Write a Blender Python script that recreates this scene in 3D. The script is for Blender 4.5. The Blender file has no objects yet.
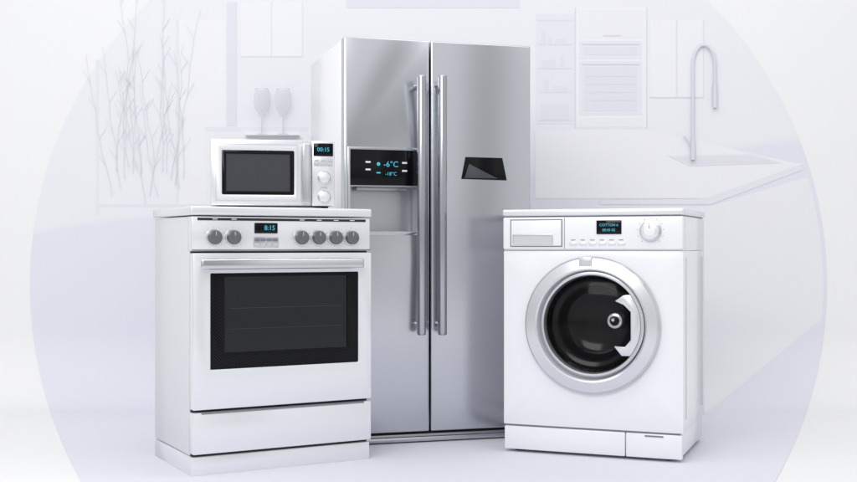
import bpy, bmesh, math, random
from mathutils import Vector, Matrix
S=bpy.context.scene
COL=S.collection
F=1150.0; CX=428.5; YH=245.0; HC=0.773

# ------------------------------------------------------------------ materials
def mat(name,col,rough=0.4,metal=0.0,coat=0.0,noise=0.0,nscale=(30,30,30),bump=0.0,emit=None,spec=0.5,rvar=0.0):
    m=bpy.data.materials.new(name); m.use_nodes=True
    nt=m.node_tree; b=nt.nodes["Principled BSDF"]
    b.inputs["Base Color"].default_value=(*col,1)
    b.inputs["Roughness"].default_value=rough
    b.inputs["Metallic"].default_value=metal
    b.inputs["Coat Weight"].default_value=coat
    b.inputs["Coat Roughness"].default_value=0.12
    b.inputs["Specular IOR Level"].default_value=spec
    if emit:
        b.inputs["Emission Color"].default_value=(*emit[0],1); b.inputs["Emission Strength"].default_value=emit[1]
    tc=nt.nodes.new("ShaderNodeTexCoord"); mp=nt.nodes.new("ShaderNodeMapping")
    mp.inputs["Scale"].default_value=nscale
    nz=nt.nodes.new("ShaderNodeTexNoise"); nz.inputs["Scale"].default_value=1.0; nz.inputs["Detail"].default_value=4
    nt.links.new(tc.outputs["Object"],mp.inputs["Vector"]); nt.links.new(mp.outputs[0],nz.inputs["Vector"])
    if noise>0:
        mr=nt.nodes.new("ShaderNodeMapRange"); mr.inputs[3].default_value=1-noise; mr.inputs[4].default_value=1+noise
        nt.links.new(nz.outputs["Fac"],mr.inputs[0])
        mx=nt.nodes.new("ShaderNodeVectorMath"); mx.operation='SCALE'; mx.inputs[0].default_value=col
        nt.links.new(mr.outputs[0],mx.inputs["Scale"]); nt.links.new(mx.outputs[0],b.inputs["Base Color"])
    if rvar>0:
        mr2=nt.nodes.new("ShaderNodeMapRange"); mr2.inputs[3].default_value=rough-rvar; mr2.inputs[4].default_value=rough+rvar
        nt.links.new(nz.outputs["Fac"],mr2.inputs[0]); nt.links.new(mr2.outputs[0],b.inputs["Roughness"])
    if bump>0:
        bp=nt.nodes.new("ShaderNodeBump"); bp.inputs["Strength"].default_value=bump; bp.inputs["Distance"].default_value=0.001
        nt.links.new(nz.outputs["Fac"],bp.inputs["Height"]); nt.links.new(bp.outputs[0],b.inputs["Normal"])
    return m
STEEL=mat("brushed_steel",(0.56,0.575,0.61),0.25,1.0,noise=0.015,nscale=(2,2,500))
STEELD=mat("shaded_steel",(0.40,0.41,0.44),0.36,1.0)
HANDLE=mat("polished_handle_steel",(0.44,0.45,0.48),0.22,1.0)
CHROME=mat("chrome",(0.68,0.69,0.72),0.16,1.0)
SATIN=mat("satin_silver_paint",(0.62,0.63,0.66),0.33,0.55)
SATIN2=mat("light_silver_paint",(0.79,0.80,0.83),0.26,0.5,noise=0.006,nscale=(2,2,200))
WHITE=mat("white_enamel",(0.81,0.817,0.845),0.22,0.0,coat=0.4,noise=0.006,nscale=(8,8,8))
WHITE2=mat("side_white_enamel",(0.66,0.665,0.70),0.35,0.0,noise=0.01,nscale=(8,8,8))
WHITE3=mat("fridge_side_enamel",(0.88,0.88,0.90),0.3,0.0,coat=.3)
PALEGREY=mat("pale_grey_plastic",(0.50,0.51,0.54),0.35)
RING=mat("grey_silver_ring",(0.62,0.63,0.66),0.22,0.8)
KNOBG=mat("grey_knob",(0.15,0.155,0.17),0.28,0.5)
BLACK=mat("black_gloss",(0.003,0.003,0.005),0.08,0.0,spec=0.2)
BLACKM=mat("black_matt",(0.008,0.008,0.01),0.5)
DARK=mat("dark_gap",(0.012,0.012,0.016),0.7)
GLASSD=mat("dark_oven_glass",(0.007,0.009,0.013),0.07,spec=0.4)
GLASSM=mat("microwave_window_glass",(0.035,0.038,0.046),0.14,spec=0.5)
LINE=mat("grey_marking",(0.18,0.19,0.22),0.5)
FAINTLINE=mat("dark_rack_line",(0.035,0.038,0.045),0.3)
WMARK=mat("white_marking",(0.7,0.72,0.76),0.5)
CYAN=mat("lit_cyan_digits",(0.02,0.25,0.33),0.4,emit=((0.08,0.50,0.70),0.55))
RECST=mat("recess_steel",(0.50,0.51,0.54),0.3,0.75)
def hatch():
    m=bpy.data.materials.new("oven_border_hatch"); m.use_nodes=True; nt=m.node_tree; b=nt.nodes["Principled BSDF"]
    tc=nt.nodes.new("ShaderNodeTexCoord"); w=nt.nodes.new("ShaderNodeTexWave"); w.bands_direction='DIAGONAL'; w.inputs["Scale"].default_value=60
    cr=nt.nodes.new("ShaderNodeValToRGB"); cr.color_ramp.elements[0].color=(0.001,0.001,0.002,1); cr.color_ramp.elements[1].color=(0.016,0.016,0.019,1)
    nt.links.new(tc.outputs["Object"],w.inputs["Vector"]); nt.links.new(w.outputs["Fac"],cr.inputs[0]); nt.links.new(cr.outputs[0],b.inputs["Base Color"])
    b.inputs["Roughness"].default_value=0.1; b.inputs["Specular IOR Level"].default_value=0.10
    return m
HATCH=hatch()
def clearglass(name,tint=0.85,gl=1.0,ior=1.4,rough=.06):
    m=bpy.data.materials.new(name); m.use_nodes=True; nt=m.node_tree
    for n in list(nt.nodes): nt.nodes.remove(n)
    o=nt.nodes.new("ShaderNodeOutputMaterial"); mx=nt.nodes.new("ShaderNodeMixShader")
    t=nt.nodes.new("ShaderNodeBsdfTransparent"); t.inputs[0].default_value=(tint,tint,tint*1.005,1)
    g=nt.nodes.new("ShaderNodeBsdfGlossy"); g.inputs["Roughness"].default_value=rough; g.inputs[0].default_value=(gl,gl,gl,1)
    fr=nt.nodes.new("ShaderNodeFresnel"); fr.inputs[0].default_value=ior
    nt.links.new(fr.outputs[0],mx.inputs[0]); nt.links.new(t.outputs[0],mx.inputs[1]); nt.links.new(g.outputs[0],mx.inputs[2]); nt.links.new(mx.outputs[0],o.inputs[0])
    return m
def veil(name,col,a):
    m=bpy.data.materials.new(name); m.use_nodes=True; b=m.node_tree.nodes["Principled BSDF"]
    b.inputs["Base Color"].default_value=(*col,1); b.inputs["Alpha"].default_value=a; b.inputs["Roughness"].default_value=.6; b.inputs["Specular IOR Level"].default_value=.1
    return m
# ------------------------------------------------------------------ mesh builder
class B:
    def __init__(s): s.bm=bmesh.new(); s.mats=[]
    def mi(s,m):
        if m not in s.mats: s.mats.append(m)
        return s.mats.index(m)
    def add(s,verts,faces,m,bev=0.0,seg=2):
        t=bmesh.new(); vs=[t.verts.new(v) for v in verts]
        for f in faces:
            try: t.faces.new([vs[i] for i in f])
            except ValueError: pass
        bmesh.ops.remove_doubles(t,verts=t.verts,dist=1e-6)
        bmesh.ops.recalc_face_normals(t,faces=t.faces)
        if bev>0:
            es=[e for e in t.edges if len(e.link_faces)==2 and e.calc_face_angle(0)>math.radians(31)]
            bmesh.ops.bevel(t,geom=es,offset=bev,segments=seg,profile=0.5,affect='EDGES',clamp_overlap=True)
        k=s.mi(m)
        for f in t.faces: f.material_index=k; f.smooth=True
        me=bpy.data.meshes.new("tmp"); t.to_mesh(me); t.free(); s.bm.from_mesh(me); bpy.data.meshes.remove(me)
    def box(s,x0,x1,y0,y1,z0,z1,m,bev=0.002,seg=2):
        v=[(x,y,z) for x in(x0,x1) for y in(y0,y1) for z in(z0,z1)]
        s.add(v,[(0,1,3,2),(4,6,7,5),(0,4,5,1),(2,3,7,6),(0,2,6,4),(1,5,7,3)],m,bev,seg)
    def prism(s,poly,y0,y1,m,bev=0.0):
        n=len(poly); v=[(x,y0,z) for x,z in poly]+[(x,y1,z) for x,z in poly]
        s.add(v,[tuple(range(n)),tuple(range(n,2*n))]+[(i,(i+1)%n,n+(i+1)%n,n+i) for i in range(n)],m,bev)
    def ring(s,o,i,y0,y1,m,bev=0.002):
        def q(r,y): x0,x1,z0,z1=r; return [(x0,y,z0),(x1,y,z0),(x1,y,z1),(x0,y,z1)]
        v=q(o,y0)+q(i,y0)+q(o,y1)+q(i,y1); f=[]
        for k in range(4):
            l=(k+1)%4
            f+=[(k,l,4+l,4+k),(8+k,8+l,12+l,12+k),(k,l,8+l,8+k),(4+k,4+l,12+l,12+k)]
        s.add(v,f,m,bev)
    def lathe(s,prof,cx,cz,m,n=64,axis='y',a0=0,a1=360):
        v=[];f=[]; full=(a1-a0)>=360
        for r,h in prof:
            for k in range(n):
                a=math.radians(a0+(a1-a0)*k/(n if full else n-1))
                if axis=='y': v.append((cx+r*math.cos(a),h,cz+r*math.sin(a)))
                else: v.append((cx+r*math.cos(a),cz+r*math.sin(a),h))
        for j in range(len(prof)-1):
            for k in range(n if full else n-1):
                l=(k+1)%n; f.append((j*n+k,j*n+l,(j+1)*n+l,(j+1)*n+k))
        s.add(v,f,m)
    def cyl(s,cx,cz,r,y0,y1,m,n=40,b=0.0015):
        s.lathe([(0,y0),(r-b,y0),(r-b*.3,y0+b*.3),(r,y0+b),(r,y1),(0,y1)],cx,cz,m,n)
    def vtube(s,cx,cy,r,z0,z1,m,n=48):
        p=[(0,z0)]+[(r*0.75,z0),(r*.93,z0+r*.15),(r,z0+r*.4),(r,z1-r*.4),(r*.93,z1-r*.15),(r*.75,z1),(0,z1)]
        s.lathe(p,cx,cy,m,n,axis='z')
    def tube(s,pts,r,m,n=12):
        pts=[Vector(p) for p in pts]; v=[];f=[]
        up=Vector((0,1,0))
        for i,p in enumerate(pts):
            d=(pts[min(i+1,len(pts)-1)]-pts[max(i-1,0)]).normalized()
            a=d.cross(up)
            if a.length<1e-3: a=d.cross(Vector((1,0,0)))
            a.normalize(); b=d.cross(a)
            rr=r[i] if isinstance(r,(list,tuple)) else r
            for k in range(n):
                t=2*math.pi*k/n; v.append(tuple(p+a*rr*math.cos(t)+b*rr*math.sin(t)))
        for i in range(len(pts)-1):
            for k in range(n):
                l=(k+1)%n; f.append((i*n+k,i*n+l,(i+1)*n+l,(i+1)*n+k))
        f.append(tuple(range(n))); f.append(tuple(range((len(pts)-1)*n,len(pts)*n)))
        s.add(v,f,m)
    def text(s,txt,x,z,y,size,m,align='CENTER'):
        cu=bpy.data.curves.new("t",'FONT'); cu.body=txt; cu.size=size; cu.align_x=align; cu.align_y='CENTER'; cu.extrude=0.0003; cu.resolution_u=3
        ob=bpy.data.objects.new("t",cu); COL.objects.link(ob)
        dg=bpy.context.evaluated_depsgraph_get(); me=ob.evaluated_get(dg).to_mesh()
        vs=[(x+v.co.x,y-v.co.z,z+v.co.y) for v in me.vertices]; fs=[tuple(p.vertices) for p in me.polygons]
        s.add(vs,fs,m)
        bpy.data.objects.remove(ob); bpy.data.curves.remove(cu)
    def done(s,name,parent=None,label=None,category=None,kind=None,group=None):
        me=bpy.data.meshes.new(name); s.bm.to_mesh(me); s.bm.free()
        for m in s.mats: me.materials.append(m)
        me.set_sharp_from_angle(angle=math.radians(35))
        o=bpy.data.objects.new(name,me); COL.objects.link(o)
        if parent: o.parent=parent
        if label: o["label"]=label
        if category: o["category"]=category
        if kind: o["kind"]=kind
        if group: o["group"]=group
        return o
def empty(name,loc,yaw,label,cat):
    e=bpy.data.objects.new(name,None); e.empty_display_size=0.1; COL.objects.link(e)
    e.location=loc; e.rotation_euler=(0,0,math.radians(yaw)); e["label"]=label; e["category"]=cat
    return e
class Frame:   # survey helper: from measurements in the photo to plan dimensions of a front face
    def __init__(s,ox,oy,yaw): s.o=(ox,oy); s.c=math.cos(math.radians(yaw)); s.s=math.sin(math.radians(yaw))
    def __call__(s,px,py,yo=0.0):
        dx,dz=(px-CX)/F,-(py-YH)/F
        den=-dx*s.s+s.c; t=(yo+(-s.o[0]*s.s+s.o[1]*s.c))/den
        X,Y=t*dx,t
        return ((X-s.o[0])*s.c+(Y-s.o[1])*s.s, HC+t*dz)
    def rect(s,a,b,yo=0.0):
        x0,z1=s(*a,yo); x1,z0=s(*b,yo); return (x0,x1,z0,z1)
def inset(r,d,e=None):
    e=d if e is None else e; return (r[0]+d,r[1]-d,r[2]+e,r[3]-e)

# ================================================================== STOVE
YS=29; so=(-.79,3.83); P=Frame(*so,YS); W,D,H=.660,.447,.903
st=empty("kitchen_stove",(*so,0),YS,"white and silver freestanding electric stove with a dark oven window","stove")
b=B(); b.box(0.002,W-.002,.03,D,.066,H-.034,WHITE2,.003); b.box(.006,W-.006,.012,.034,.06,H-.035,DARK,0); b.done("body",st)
b=B(); b.box(-.005,W+.005,-.010,D+.004,H-.030,H,SATIN2,.006,3); b.done("countertop",st)
b=B(); b.box(.0,W-.0,.0,D-.01,.0,.064,SATIN2,.004); b.done("plinth",st)
b=B(); b.box(0,W,-.004,.04,.752,H-.034,SATIN2,.004)
r=P.rect((197,220.5),(365,224)); b.box(r[0],r[1],-.0055,-.003,.856,.8645,BLACKM,0)
for px in (214.5,233.5,301.5,318.5,335.5,351.5):
    x,_=P(px,222); b.box(x-.009,x+.009,-.0062,-.005,.859,.8615,WMARK,0)
b.box(.0,W,-.0052,-.0035,.7535,.7575,LINE,0)
cp=b.done("control_panel",st)
for px in (214.5,233.5,301.5,318.5,335.5,351.5):
    x,z=P(px,237.0,-.01); z=.799
    b=B(); b.cyl(x,z,.0285,-.010,-.003,RING); b.cyl(x,z,.0240,-.028,-.008,KNOBG,b=.005)
    b.box(x-.0012,x+.0012,-.0288,-.027,z+.006,z+.019,PALEGREY,.0004)
    b.done("knob",cp)
    b=B()
    for k in range(9):
        a=math.radians(-40+k*32.5); rr=.0345
        b.cyl(x+rr*math.cos(a),z+rr*math.sin(a),.0010,-.0048,-.0035,LINE,n=8,b=.0002)
    b.done("dial_marking",cp)
x0,_=P(254,230); x1,_=P(277,230)
b=B(); b.box(x0,x1,-.008,-.002,.813,.849,BLACK,.002); b.text("8:15",(x0+x1)/2+.012,.831,-.0084,.023,CYAN); b.done("display",cp)
b=B()
b.box(x0-.004,x1+.004,-.0055,-.003,.764,.802,RING,.001)
for k in range(4):
    w=(x1-x0+.004)/4; xa=x0-.002+k*w
    b.box(xa+.002,xa+w-.002,-.009,-.003,.786,.797,LINE,.001); b.box(xa+.002,xa+w-.002,-.008,-.003,.768,.779,SATIN,.001)
b.done("button_row",cp)
zt,zb=.746,.222
win=P.rect((209,275),(356.5,361.5)); win=(win[0],win[1],win[2],.678)
b=B(); b.ring((0.001,W-.001,zb,zt),win,-.018,.026,SATIN2,.004)
door=b.done("oven_door",st)
b=B(); inn=(win[0]+.050,win[1]-.042,win[2]+.055,win[3]-.012)
b.ring(inset(win,-.0005),inn,-.0135,.004,HATCH,.0012); b.done("window_border",door)
b=B(); b.box(inn[0]-.002,inn[1]+.002,-.008,-.004,inn[2]-.002,inn[3]+.002,GLASSD,0)
zm=(inn[2]+inn[3])/2
b.box(inn[0]+.02,inn[1]-.02,-.0085,-.0075,zm+.02,zm+.0212,FAINTLINE,0)
b.box(inn[0]+.02,inn[1]-.02,-.0085,-.0075,zm-.05,zm-.049,FAINTLINE,0)
b.done("oven_window",door)
b=B(); hx0,_=P(201,268,-.06); hx1,_=P(364,268,-.06)
b.box(hx0,hx1,-.066,-.048,.692,.727,CHROME,.008,4)
b.box(hx0+.03,hx0+.055,-.053,-.015,.70,.72,RING,.003); b.box(hx1-.055,hx1-.03,-.053,-.015,.70,.72,RING,.003)
b.done("handle",door)
b=B(); b.box(.001,W-.001,-.016,.026,.074,.213,SATIN2,.004); b.box(.03,W-.03,-.0175,-.012,.2075,.2135,LINE,.0008); b.done("storage_drawer",st)

# ================================================================== MICROWAVE
YM=11.3; mo=(-.758,4.0); P=Frame(*mo,YM); MW,MD,MH=.432,.27,.240; z0=.903
mw=empty("microwave_oven",(*mo,z0),YM,"silver-white microwave oven standing on the stove countertop","microwave")
b=B(); b.box(.001,MW-.001,.018,MD,.008,MH,SATIN2,.006,3); b.done("body",mw)
for x in(.03,MW-.03):
    for y in(.04,MD-.03):
        b=B(); b.lathe([(0,0),(.012,0),(.014,.012),(0,.012)],x,y,DARK,20,axis='z'); b.done("foot",mw)
xd,_=P(311.5,170)
wr=P.rect((222,150),(294,195)); wr=(wr[0],wr[1],wr[2]-z0,wr[3]-z0)
b=B(); b.ring((0,xd-.0015,.008,MH),wr,-.008,.018,SATIN2,.005)
md=b.done("door",mw)
b=B(); fr_=(wr[0]-.022,wr[1]+.012,wr[2]-.022,wr[3]+.022); b.ring(fr_,inset(fr_,.0018),-.0088,-.007,PALEGREY,0); b.done("door_groove",md)
b=B(); b.ring(inset(wr,-.001),inset(wr,.014,.012),-.004,.008,BLACK,.001); b.box(wr[0]+.01,wr[1]-.01,.0,.003,wr[2]+.008,wr[3]-.008,GLASSM,0); b.done("window",md)
hx,_=P(306,170,-.02)
b=B(); b.box(hx-.015,hx+.015,-.030,-.016,.014,MH-.012,CHROME,.006,4)
for zz in(.04,MH-.055): b.box(hx-.008,hx+.008,-.02,-.004,zz,zz+.018,RING,.002)
b.done("handle",md)
b=B(); b.box(xd,MW,-.006,.018,.008,MH,SATIN2,.004); mc=b.done("control_panel",mw)
xa,xb=xd+.006,MW-.005
b=B(); b.box(xa,xb,-.009,-.003,MH-.056,MH-.010,BLACK,.003); b.text("00:15",(xa+xb)/2,MH-.033,-.0094,.020,CYAN); b.done("display",mc)
b=B(); b.box(xa+.002,xb-.002,-.0072,-.005,MH-.091,MH-.063,SATIN,.0005)
for k in range(3):
    for j in range(2):
        w=(xb-xa)/3; b.box(xa+k*w+.004,xa+(k+1)*w-.004,-.0085,-.003,MH-.074-j*.013,MH-.067-j*.013,PALEGREY,.001)
b.done("button_pad",mc)
for zz in(.108,.040):
    b=B(); xc=(xa+xb)/2+.003; b.cyl(xc,zz,.0235,-.010,-.003,CHROME); b.cyl(xc,zz,.019,-.026,-.006,SATIN2,b=.004); b.done("knob",mc)
b=B(); b.box((xa+xb)/2-.010,(xa+xb)/2+.014,-.0085,-.003,.071,.077,PALEGREY,.001); b.done("button",mc)

# ================================================================== REFRIGERATOR
YF=16.5; fo=(-.3244,4.39); P=Frame(*fo,YF); W,D,H=.766,.70,1.57
fr=empty("refrigerator",(*fo,0),YF,"tall stainless steel side-by-side refrigerator with water and ice dispenser","refrigerator")
zkb=P(400,432.5)[1]
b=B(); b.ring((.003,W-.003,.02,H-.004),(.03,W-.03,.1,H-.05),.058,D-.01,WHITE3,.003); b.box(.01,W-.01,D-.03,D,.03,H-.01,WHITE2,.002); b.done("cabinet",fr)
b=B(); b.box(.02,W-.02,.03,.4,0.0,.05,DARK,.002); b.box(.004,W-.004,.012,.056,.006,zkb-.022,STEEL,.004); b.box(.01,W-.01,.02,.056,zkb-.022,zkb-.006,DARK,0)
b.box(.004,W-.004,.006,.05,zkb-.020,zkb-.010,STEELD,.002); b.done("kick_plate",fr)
xs,_=P(430,240)
op=P.rect((349,148),(418.5,233.5))
b=B(); b.ring((.002,xs-.003,zkb,H),op,-.002,.052,STEEL,.006); ld=b.done("freezer_door",fr)
b=B(); b.box(xs+.003,W-.002,-.002,.052,zkb,H,STEEL,.006,3); rd=b.done("refrigerator_door",fr)
zp=P(384,185.5)[1]
b=B(); b.ring(inset(op,-.006),inset(op,.005),-.0055,.002,STEEL,.0015); dsp=b.done("dispenser",ld)
b=B(); b.box(op[0]+.002,op[1]-.002,-.006,.03,zp,op[3]-.003,BLACK,.003)
pan=b.done("display_panel",dsp)
b=B()
xc,zc=P(391,164.5,-.006); b.text("-6°C",xc,zc,-.0065,.031,CYAN)
xc,zc2=P(391,174,-.006); b.text("-18°C",xc,zc2,-.0065,.019,CYAN)
x,z=P(378.5,164,-.006); b.cyl(x,z,.007,-.0068,-.005,CYAN,n=16,b=.0003)
z2=z-.036; b.box(x-.008,x+.008,-.0068,-.005,z2,z2+.005,CYAN,0)
b.done("display_digits",pan)
for px,py in((368,162),(368,169.5),(404.5,163),(404.5,171)):
    x,z=P(px,py,-.006); b=B(); b.box(x-.010,x+.010,-.009,-.005,z-.0035,z+.0035,WMARK,.001); b.done("button",pan)
b=B()
cav=(op[0]+.007,op[1]-.007,op[2]+.008,zp-.004)
b.ring(inset(cav,-.007),cav,-.001,.095,RECST,0.001); b.box(cav[0]-.005,cav[1]+.005,.092,.096,cav[2]-.005,cav[3]+.005,RECST,0)
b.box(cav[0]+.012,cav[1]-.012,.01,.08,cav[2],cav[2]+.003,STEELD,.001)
b.done("recess",dsp)
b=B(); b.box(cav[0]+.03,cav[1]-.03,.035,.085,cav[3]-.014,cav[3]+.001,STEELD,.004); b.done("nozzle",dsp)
for px,dr in((421.5,ld),(442.3,rd)):
    x,_=P(px,200,-.06); zt=P(px,75,-.06)[1]; zb=P(px,335,-.06)[1]
    b=B(); b.vtube(x,-.060,.0175,zb,zt,HANDLE)
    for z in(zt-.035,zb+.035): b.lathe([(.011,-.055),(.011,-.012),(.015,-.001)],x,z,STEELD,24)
    b.done("handle",dr)
pl=[P(465,157),P(502,158),P(506.5,180.5),P(461,179)]
b=B(); b.prism([(p[0],p[1]) for p in pl],-.006,.0,BLACK,.002)
b.prism([P(464,178),P(468.5,164),P(497,178.6)],-.0075,-.0055,mat("plate_highlight_grey",(.07,.075,.085),.2,.4),.0005)  # highlight on the plate, painted as a lighter grey triangle
b.done("name_plate",rd)

# ================================================================== WASHING MACHINE
YW=-21.5; W,D,H=.666,.515,.905
c,s_=math.cos(math.radians(YW)),math.sin(math.radians(YW))
near=(.901,4.0636); wo=(near[0]-W*c,near[1]-W*s_); P=Frame(*wo,YW)
wm=empty("washing_machine",(*wo,0),YW,"white front-loading washing machine with round silver-rimmed glass door","washing machine")
dc=P(592,325); ic=(dc[0]+.006,dc[1]+.004); RI=.190
def body_round(x0,x1,y0,y1,z0,z1,cx,cz,R,tun,m):
    per=[];M=14
    cs=[(x0,z0),(x1,z0),(x1,z1),(x0,z1)]
    for k in range(4):
        a,bb=cs[k],cs[(k+1)%4]
        for j in range(M): per.append((a[0]+(bb[0]-a[0])*j/M,a[1]+(bb[1]-a[1])*j/M))
    n=len(per); v=[(x,y0,z) for x,z in per]
    cir=[]
    for x,z in per:
        a=math.atan2(z-cz,x-cx); cir.append((cx+R*math.cos(a),cz+R*math.sin(a)))
    v+=[(x,y0,z) for x,z in cir]+[(x,tun,z) for x,z in cir]+[(x,y1,z) for x,z in per]
    f=[]
    for k in range(n):
        l=(k+1)%n; f+=[(k,l,n+l,n+k),(n+k,n+l,2*n+l,2*n+k),(k,l,3*n+l,3*n+k)]
    f.append(tuple(range(3*n,4*n)))
    b=B(); b.add(v,f,m,.004)
    return b
b=body_round(0,W,.0,D,.104,.752,ic[0],ic[1],RI,.10,WHITE)
b.box(.012,W-.012,.005,.02,.095,.106,LINE,0); b.box(.006,W-.006,0,D-.006,.875,.881,LINE,0)
b.box(.002,W-.002,.004,D,.7525,.876,WHITE,.002); b.box(.008,W-.008,.012,D-.004,.02,.103,WHITE,.002); b.done("body",wm)
b=B(); b.box(-.003,W+.003,-.010,D+.006,.880,H,SATIN2,.007,3); b.done("top_lid",wm)
b=B(); b.box(.0,W,-.008,.05,.756,.876,WHITE,.006,3)
xv,_=P(565,230); b.box(xv-.001,xv+.001,-.0088,-.006,.760,.873,LINE,0)
cp=b.done("control_panel",wm)
dr=P.rect((511,221),(563,250)); dr=(dr[0],dr[1],.766,.868)
b=B(); b.ring(dr,(dr[0]+.003,dr[1]-.003,dr[2]+.003,dr[3]-.003),-.0095,-.006,LINE,.0005); b.box(dr[0]+.004,dr[1]-.004,-.012,-.004,dr[2]+.004,dr[3]-.004,WHITE,.002)
b.ring((dr[0]+.010,dr[1]-.035,dr[2]+.009,dr[2]+.047),(dr[0]+.014,dr[1]-.039,dr[2]+.013,dr[2]+.043),-.016,-.010,SATIN,.0008)
b.box(dr[0]+.014,dr[1]-.039,-.0128,-.0115,dr[2]+.013,dr[2]+.043,SATIN,0); b.done("detergent_drawer",cp)
ds=P.rect((597,221),(622,235)); b=B(); b.box(ds[0],ds[1],-.0115,-.006,.812,.862,BLACK,.002)
xm=(ds[0]+ds[1])/2; b.text("COTTON 6",xm,.845,-.0119,.0135,CYAN); b.text("00:45 02",xm,.827,-.0119,.0135,CYAN); b.done("display",cp)
for k in range(6):
    b=B(); x,_=P(573+k*9.6,245,-.01); b.box(x-.014,x+.014,-.0115,-.006,.772,.784,SATIN2,.002); b.box(x-.008,x+.008,-.0088,-.007,.790,.7925,LINE,0); b.done("button",cp)
x,z=P(650,231,-.02); b=B(); b.cyl(x,z,.039,-.013,-.006,RING); b.cyl(x,z,.032,-.032,-.01,SATIN2,b=.005); b.cyl(x,z,.020,-.0335,-.03,WHITE,b=.002)
b.box(x-.0015,x+.0015,-.0345,-.032,z+.010,z+.029,LINE,0); b.done("knob",cp)
b=B()
for k in range(11):
    a=math.radians(-50+k*28); b.cyl(x+.047*math.cos(a),z+.047*math.sin(a),.0014,-.0088,-.007,LINE,n=8,b=.0002)
b.done("dial_marking",cp)
cx,cz=dc
RO=.250
BR=mat("brushed_door_ring",(.72,.73,.76),.26,.8,noise=.01,nscale=(3,3,250))
b=B()
b.lathe([(RO,.0),(RO,-.014),(RO-.003,-.022),(RO-.008,-.026)],cx,cz,RING,96)
b.lathe([(RO-.008,-.026),(RO-.012,-.027),(RO-.044,-.034),(RO-.050,-.030)],cx,cz,BR,96)
b.lathe([(RO-.050,-.030),(RO-.054,-.018),(RO-.056,-.014)],cx,cz,PALEGREY,96)
dr=b.done("door",wm)
b=B()
v=[];f=[];n=96
prof=[(cx,cz,RO-.056,-.014),(ic[0],ic[1],RI+.0,-.030),(ic[0],ic[1],RI-.005,-.034),(ic[0],ic[1],RI-.011,-.033),(ic[0],ic[1],RI-.014,-.026),(ic[0],ic[1],RI-.018,.02)]
for X,Zz,r,y in prof:
    for k in range(n): a=2*math.pi*k/n; v.append((X+r*math.cos(a),y,Zz+r*math.sin(a)))
for j in range(len(prof)-1):
    for k in range(n): l=(k+1)%n; f.append((j*n+k,j*n+l,(j+1)*n+l,(j+1)*n+k))
b.add(v,f,RING); b.done("inner_rim",dr)
GI=RI-.0165
BG1=mat("black_bowl_glass",(.0015,.0015,.002),.14,spec=.22)
BG2=mat("dark_bowl_steel",(.05,.052,.06),.18,.85)
CLEAR=clearglass("clear_door_glass",.88,1,1.19,.10)
b=B(); b.lathe([(GI,-.006),(GI*.97,.006),(GI*.90,.014),(GI*.80,.018)],ic[0],ic[1],BG1,96)
b.lathe([(GI*.80,.018),(GI*.79,.050),(GI*.72,.075),(GI*.6,.088),(GI*.4,.096),(GI*.2,.099),(.0005,.10)],ic[0],ic[1],BG1,96)
b.lathe([(GI*.81,.0175),(GI*.79,.0145),(GI*.77,.0175)],ic[0],ic[1],BG2,96)
b.done("drum",wm)
b=B(); b.lathe([(GI*.999,-.012),(GI*.9,-.020),(GI*.7,-.030),(GI*.45,-.037),(GI*.2,-.040),(.0005,-.0405)],ic[0],ic[1],CLEAR,96); b.done("glass",dr)
hx,hz=P(614.5,321,.03); b=B()
b.cyl(hx,hz,.030,.030,.090,RING,b=.010); b.cyl(hx,hz,.018,.022,.034,BG1,b=.006); b.cyl(hx-.004,hz+.004,.006,.019,.026,WMARK,b=.002); b.done("drum_hub",wm)
pts=[]
for k in range(13):
    a=math.radians(-38+76*k/12); pts.append((ic[0]+(RI-.012)*math.cos(a),ic[1]+(RI-.012)*math.sin(a)))
g=lambda px,py:P(px,py,-.03)
pts+=[g(624,295),g(615,301),g(624,305),g(631,312),g(631,340),g(625,347),g(614,346),g(622,356)]
b=B(); b.prism(pts,-.038,-.012,BR,.003)
b.done("handle",dr)
x0,_=P(581,260); x1,_=P(594,260); b=B(); b.box(x0,x1,-.036,-.020,cz+RO-.036,cz+RO-.002,SATIN,.003); b.done("latch_badge",dr)
xk,_=P(625.5,445)
b=B(); b.box(.004,xk-.0015,-.002,.02,.012,.098,WHITE,.004); b.done("kick_plate",wm)
b=B(); b.box(xk+.0015,W-.004,-.003,.02,.012,.098,WHITE,.004); b.box(xk+.07,W-.07,-.0045,-.002,.088,.0935,LINE,.0005); b.done("filter_hatch",wm)
for x in(.05,W-.05):
    for y in(.06,D-.06): b=B(); b.lathe([(0,0),(.022,0),(.022,.012),(.012,.022)],x,y,DARK,20,axis='z'); b.done("foot",wm)
for k in range(2): b=B(); b.box(W-.001,W+.003,.05+k*.40,.054+k*.40,.15,.73,WHITE2,.001); b.done("side_rib",wm)

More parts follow.
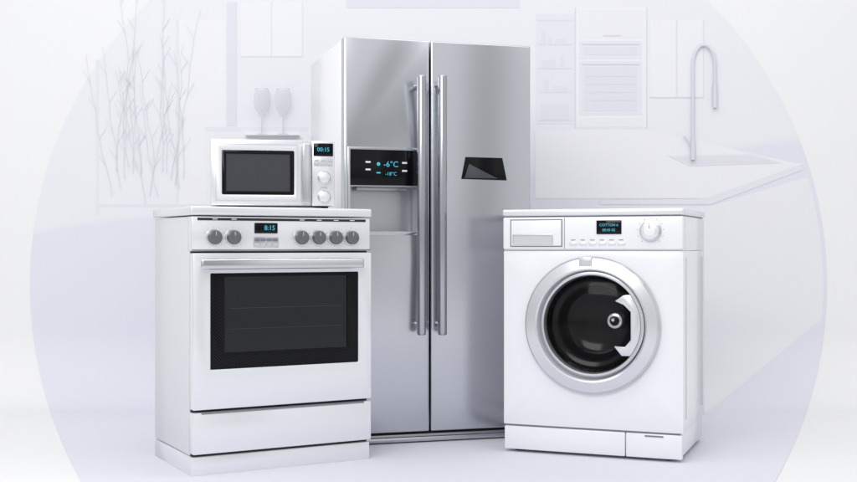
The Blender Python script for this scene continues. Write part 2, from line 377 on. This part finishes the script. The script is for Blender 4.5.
# ================================================================== SETTING
YWALL=5.7; RC=.35
def backmat(name,col,lav=None,a=1.0):
    m=bpy.data.materials.new(name); m.use_nodes=True; nt=m.node_tree; bs=nt.nodes["Principled BSDF"]; bs.inputs["Roughness"].default_value=.8; bs.inputs["Specular IOR Level"].default_value=.1
    bs.inputs["Alpha"].default_value=a
    tc=nt.nodes.new("ShaderNodeTexCoord"); nz=nt.nodes.new("ShaderNodeTexNoise"); nz.inputs["Scale"].default_value=1.3; nz.inputs["Detail"].default_value=3
    nt.links.new(tc.outputs["Object"],nz.inputs["Vector"])
    mx=nt.nodes.new("ShaderNodeMix"); mx.data_type='RGBA'; mx.inputs[6].default_value=(*col,1); c2=lav or tuple(c*.975 for c in col); mx.inputs[7].default_value=(*c2,1)
    if lav:
        sx=nt.nodes.new("ShaderNodeSeparateXYZ"); nt.links.new(tc.outputs["Object"],sx.inputs[0])
        ad=nt.nodes.new("ShaderNodeMath"); ad.operation='MULTIPLY_ADD'; ad.inputs[1].default_value=.06; nt.links.new(nz.outputs["Fac"],ad.inputs[0])
        a2=nt.nodes.new("ShaderNodeMath"); a2.operation='MULTIPLY_ADD'; a2.inputs[1].default_value=-.12; nt.links.new(sx.outputs["X"],a2.inputs[0]); nt.links.new(sx.outputs["Z"],a2.inputs[2]); nt.links.new(a2.outputs[0],ad.inputs[2])
        mr=nt.nodes.new("ShaderNodeMapRange"); mr.inputs[1].default_value=1.12; mr.inputs[2].default_value=1.085; nt.links.new(ad.outputs[0],mr.inputs[0]); nt.links.new(mr.outputs[0],mx.inputs[0])
    else: nt.links.new(nz.outputs["Fac"],mx.inputs[0])
    nt.links.new(mx.outputs[2],bs.inputs["Base Color"])
    return m
BG=backmat("studio_white",(.825,.825,.827)); PR=backmat("circle_print",(.765,.765,.80),(.715,.715,.785))
prof=[(-2.0,0),(2,0)]+[(YWALL-RC+RC*math.sin(a),RC-RC*math.cos(a)) for a in [math.pi/2*k/48 for k in range(49)]]+[(YWALL,4.2)]
b=B(); v=[];f=[]
for y,z in prof: v+=[(-6,y,z),(6,y,z)]
for k in range(len(prof)-1): f.append((2*k,2*k+1,2*k+3,2*k+2))
b.add(v,f,BG); b.done("floor",kind="structure",label="seamless white studio floor curving up into a white wall")
def pyof(y,z): return YH-(z-HC)*F/y
def sweep_path(off):
    path=[]; y=2.035
    while y<YWALL-RC: path.append((y,off)); y+=.012 if y<2.2 else .04
    for k in range(49):
        a=math.pi/2*k/48; path.append((YWALL-RC+(RC-off)*math.sin(a),RC-(RC-off)*math.cos(a)))
    z=RC+.004; ztop=HC+(YH+113)*YWALL/F
    while z<ztop: path.append((YWALL-off,z)); z+=.01
    return path
def sheet(b,off,fn,m,p0=-200,p1=700):   # graphic lying on the studio sweep
    v=[];f=[];n=0;last=False
    for y,z in sweep_path(off):
        py=pyof(y,z)
        if p0<=py<=p1:
            a,bb=fn(py)
            if bb<=a: last=False; continue
            v+=[((a-CX)*y/F,y,z),((bb-CX)*y/F,y,z)]
            if last: f.append((n-2,n-1,n+1,n))
            n+=2; last=True
    b.add(v,f,m)
def circ(py): h=math.sqrt(max(398.5**2-(py-285)**2,1)); return (CX-h,CX+h)
b=B(); sheet(b,.0012,circ,PR); b.done("backdrop",kind="structure",label="large pale lavender circle printed on the studio backdrop")
K1=backmat("pale_cabinet",(.735,.735,.785)); K2=backmat("pale_line",(.67,.67,.74)); K3=backmat("pale_white",(.795,.795,.82)); K4=backmat("pale_shade",(.705,.705,.765)); K5=backmat("faint_branch",(.725,.725,.77)); K6=backmat("pale_front",(.775,.775,.805))
def wx(px,y=YWALL): return (px-CX)*y/F
def wz(py,y=YWALL): return HC-(py-YH)*y/F
def wbox(b,px0,px1,py0,py1,th,m,y=YWALL-.0013,bev=0): b.box(wx(px0),wx(px1),y-th,y,wz(py1),wz(py0),m,bev)
b=B(); wbox(b,536,574,14,124,.0008,K1)
cab=b.done("wall_cabinet",label="faint pale lavender open shelf cabinet on the backdrop",category="cabinet")
for py in(20,44,68,92,120): b=B(); wbox(b,538,572,py,py+1,.0016,K2); b.done("shelf",cab)
for x0,x1,y0,y1 in((541,546,32,44),(548,552,36,44),(555,566,39,44),(542,556,60,68),(560,564,55,68),(544,549,80,92),(552,568,86,92),(541,569,104,120)):
    b=B(); wbox(b,x0,x1,y0,y1,.0013,K4); b.done("shelf_item",cab)
b=B(); wbox(b,576,646,8,128,.0008,K3); cb2=b.done("wall_cabinet",label="faint white tall oven housing cabinet on the backdrop",category="cabinet")
b=B(); wbox(b,574.6,576,8,128,.0012,K2); b.done("cabinet_edge",cb2)
b=B(); wbox(b,646,647.4,8,128,.0012,K2); b.done("cabinet_edge",cb2)
for a in((10,38),(118,127)):
    b=B(); wbox(b,578,644,a[0],a[1],.0014,K6); b.done("cabinet_door",cb2)
b=B(); wbox(b,603,621,35,36.2,.003,K2); b.done("handle",cb2)
for (py0,py1) in((41,59),(61,115)):
    b=B(); wbox(b,579,642,py0,py1,.0015,K1)
    ov=b.done("built_in_oven",label="faint pale built-in oven set in a kitchen cabinet",category="oven",group="built-in ovens on the backdrop")
    b=B(); wbox(b,584,637,py0+6,py1-4,.0023,K4); b.done("oven_window",ov)
    b=B(); wbox(b,582,639,py0+2.5,py0+3.8,.0035,K2); b.done("handle",ov)
    if py1>100:
        for py in(76,84,92,100): b=B(); wbox(b,586,635,py,py+.7,.003,K2); b.done("oven_rack",ov)
for i,(a,c_) in enumerate(((650,676),(677.5,703))):
    b=B(); wbox(b,a,c_,20,98,.0008,K3); wc=b.done("wall_cabinet",label="faint white upper kitchen cabinet on the backdrop",category="cabinet",group="upper cabinets on the backdrop")
    b=B(); wbox(b,a,c_,96.6,98,.0016,K4); b.done("cabinet_edge",wc)
    b=B(); wbox(b,c_-.2,c_+1,20,98,.0012,K4); b.done("cabinet_edge",wc)
b=B(); wbox(b,346,520,0,8,.0012,K4); b.done("ceiling_trim",label="faint lavender trim above the refrigerator on the backdrop",category="trim")
def lin(a,b_,py): return a[0]+(b_[0]-a[0])*(py-a[1])/(b_[1]-a[1])
def front(py):
    l=lin((796,180),(704,208),py) if py<208 else 560
    r=circ(py)[1]-4 if py<322 else lin((818,322),(706,414),py)
    return (l,min(r,circ(py)[1]-1))
b=B(); sheet(b,.0018,front,K6,172,413)
isl=b.done("kitchen_island",label="faint white kitchen island running diagonally away on the backdrop",category="kitchen island")
def top(py):
    l=535
    r=lin((640,128),(800,164),py) if py<164 else lin((800,166),(704,199),py)
    return (l,min(r,circ(py)[1]-1))
b=B(); sheet(b,.0025,top,K3,128,199)
b.done("countertop",isl)
def edge(py):
    l=lin((800,165),(704,199),py) if py<199 else 600
    return (l,lin((802,170),(704,207),py)) if py>=170 else (l,803)
b=B(); sheet(b,.0031,edge,K1,166,206); b.done("countertop_edge",isl)
b=B(); b.prism([(wx(668),wz(156)),(wx(752),wz(154)),(wx(782),wz(163)),(wx(690),wz(166))],YWALL-.0042,YWALL-.0032,K1)
b.prism([(wx(676),wz(157.5)),(wx(749),wz(155.6)),(wx(772),wz(161.5)),(wx(692),wz(164.2))],YWALL-.0048,YWALL-.0044,K4); b.done("sink",isl)
b=B(); pts=[]; yy=YWALL-.014
def q(px,py): return (wx(px,yy),yy,wz(py,yy))
pts=[q(693,160),q(693,130),q(693,100),q(693,72)]
for k in range(1,13):
    a=math.pi-math.pi*k/12; pts.append(q(704+11*math.cos(a),65-20*math.sin(a)))
pts+=[q(715,80),q(715,108)]
b.tube(pts,.0065,K2); b.tube([q(715,84),q(715,108)],.011,K2); b.tube([q(693,160),q(693,140)],.011,K2)
fc=b.done("faucet",label="faint tall gooseneck kitchen faucet on the island counter",category="faucet")
b=B(); b.tube([q(693,148),q(684,136)],.0035,K2); b.done("lever",fc)
b=B(); wbox(b,205,308,127,131,.0012,K1); wbox(b,205,308,131,205,.0008,K6); wc=b.done("wall_counter",label="faint pale counter behind two wine glasses",category="counter")
b=B(); b.box(wx(246),wx(300),YWALL-.065,YWALL-.0013,wz(136.2),wz(135.6),K3,0); b.done("counter_ledge",wc)
b=B(); wbox(b,227,237,2,126,.0012,K4); b.done("wall_panel",label="faint lavender upright panel on the backdrop",category="panel")
b=B(); wbox(b,241,302,2,56,.0008,K3); wp=b.done("wall_panel",label="faint white square panel on the backdrop",category="panel")
for x0,x1,y0,y1 in((241,302,56,57),(302,303,2,57),(271,272,2,56)): b=B(); wbox(b,x0,x1,y0,y1,.0012,K4); b.done("panel_edge",wp)
b=B(); wbox(b,98,176,62,204,.0006,K6); wbox(b,179,226,20,204,.0006,K3); wbox(b,176,179,20,205,.001,K1); wbox(b,96,99,60,215,.001,K1); wbox(b,96,226,204,206.5,.0012,K1); b.done("window_frame",label="faint lavender window frame behind bare branches",category="window")
WG=veil("faint_clear_glass",(.74,.74,.80),.28); WG2=veil("faint_glass_rim",(.72,.72,.78),.75)
b=B(); b.lathe([(.0005,.0),(.030,.001),(.028,.004),(.003,.008),(.0025,.085),(.010,.095),(.034,.125),(.040,.16),(.037,.20),(.032,.225)],0,0,WG,32,axis='z')
b.lathe([(.0325,.2245),(.0325,.2265),(.0305,.2265),(.0305,.2245)],0,0,WG2,32,axis='z'); b.lathe([(.0032,.008),(.0028,.088)],0,0,WG2,12,axis='z')
g1=b.done("wine_glass",label="faint empty stemmed wine glass standing on a pale counter",category="wine glass",group="wine glasses on the counter")
yg=YWALL-.042; g1.location=(wx(262,yg),yg,wz(135.6)+.0005)
g2=g1.copy(); COL.objects.link(g2); g2.location=(wx(283,yg),yg,wz(135.6)+.0005)
random.seed(4); b=B(); yv=YWALL-.009
for k in range(18):
    x=wx(112+k*4.2,yv); z=wz(205,yv)+random.uniform(0,.2); dx=random.uniform(-.014,.014); P3=[(x,yv,z)]
    m=random.randint(7,13)
    for j in range(m):
        x+=dx+random.uniform(-.010,.010); z+=.07; P3.append((x,yv+.004*math.sin(j+k),z))
    b.tube(P3,[.0016*(1-.6*i/(m+1)) for i in range(len(P3))],K5,5)
    for j in range(2,len(P3)-1,2):
        p=P3[j]; b.tube([p,(p[0]+random.choice((-1,1))*.035,p[1],p[2]+.06)],.0009,K5,4)
br=b.done("bare_branches",label="faint tall bare branches on the backdrop",category="branches",kind="stuff")

# ================================================================== LIGHT
w=bpy.data.worlds.new("World"); S.world=w; w.use_nodes=True; nt=w.node_tree
bgn=nt.nodes["Background"]; tc=nt.nodes.new("ShaderNodeTexCoord"); sx=nt.nodes.new("ShaderNodeSeparateXYZ"); nt.links.new(tc.outputs["Generated"],sx.inputs[0])
mr=nt.nodes.new("ShaderNodeMapRange"); mr.inputs[1].default_value=-1; nt.links.new(sx.outputs["X"],mr.inputs[0])
cr=nt.nodes.new("ShaderNodeValToRGB"); nt.links.new(mr.outputs[0],cr.inputs[0])
e=cr.color_ramp.elements; e[0].position=0; e[0].color=(.7,.7,.73,1); e[1].position=1; e[1].color=(.75,.75,.79,1)
for p,c in((.13,.85),(.24,1.05),(.36,.7),(.5,.75),(.66,.95),(.72,1.08),(.755,.62),(.785,.42),(.83,.62),(.865,1.0),(.91,.95)):
    n=e.new(p); n.color=(c*.98,c*.987,c,1)
m2=nt.nodes.new("ShaderNodeMapRange"); m2.inputs[1].default_value=-.22; m2.inputs[2].default_value=.10; m2.inputs[3].default_value=.45; m2.inputs[4].default_value=1.0; nt.links.new(sx.outputs["Z"],m2.inputs[0])
vm=nt.nodes.new("ShaderNodeVectorMath"); vm.operation='SCALE'; nt.links.new(cr.outputs[0],vm.inputs[0]); nt.links.new(m2.outputs[0],vm.inputs["Scale"])
nt.links.new(vm.outputs[0],bgn.inputs[0]); bgn.inputs[1].default_value=.95
def area(name,loc,tgt,size,power,col=(1,1,1)):
    l=bpy.data.lights.new(name,'AREA'); l.shape='RECTANGLE'; l.size=size[0]; l.size_y=size[1]; l.energy=power; l.color=col
    o=bpy.data.objects.new(name,l); COL.objects.link(o); o.location=loc
    o.rotation_euler=(Vector(tgt)-Vector(loc)).to_track_quat('-Z','Y').to_euler()
    return o
area("key_softbox",(-1.2,.3,3.0),(0,4.6,.6),(2.4,1.6),74)
area("top_softbox",(0,3.3,3.9),(0,4.9,.9),(7,1.6),56)
cd=bpy.data.cameras.new("Camera"); cd.sensor_width=36; cd.lens=36*F/857; cd.shift_y=4/857; cd.clip_end=100
co=bpy.data.objects.new("Camera",cd); COL.objects.link(co); co.location=(0,0,HC); co.rotation_euler=(math.radians(90),0,0); S.camera=co
S.view_settings.view_transform='Standard'; S.view_settings.look='None'; S.view_settings.exposure=0
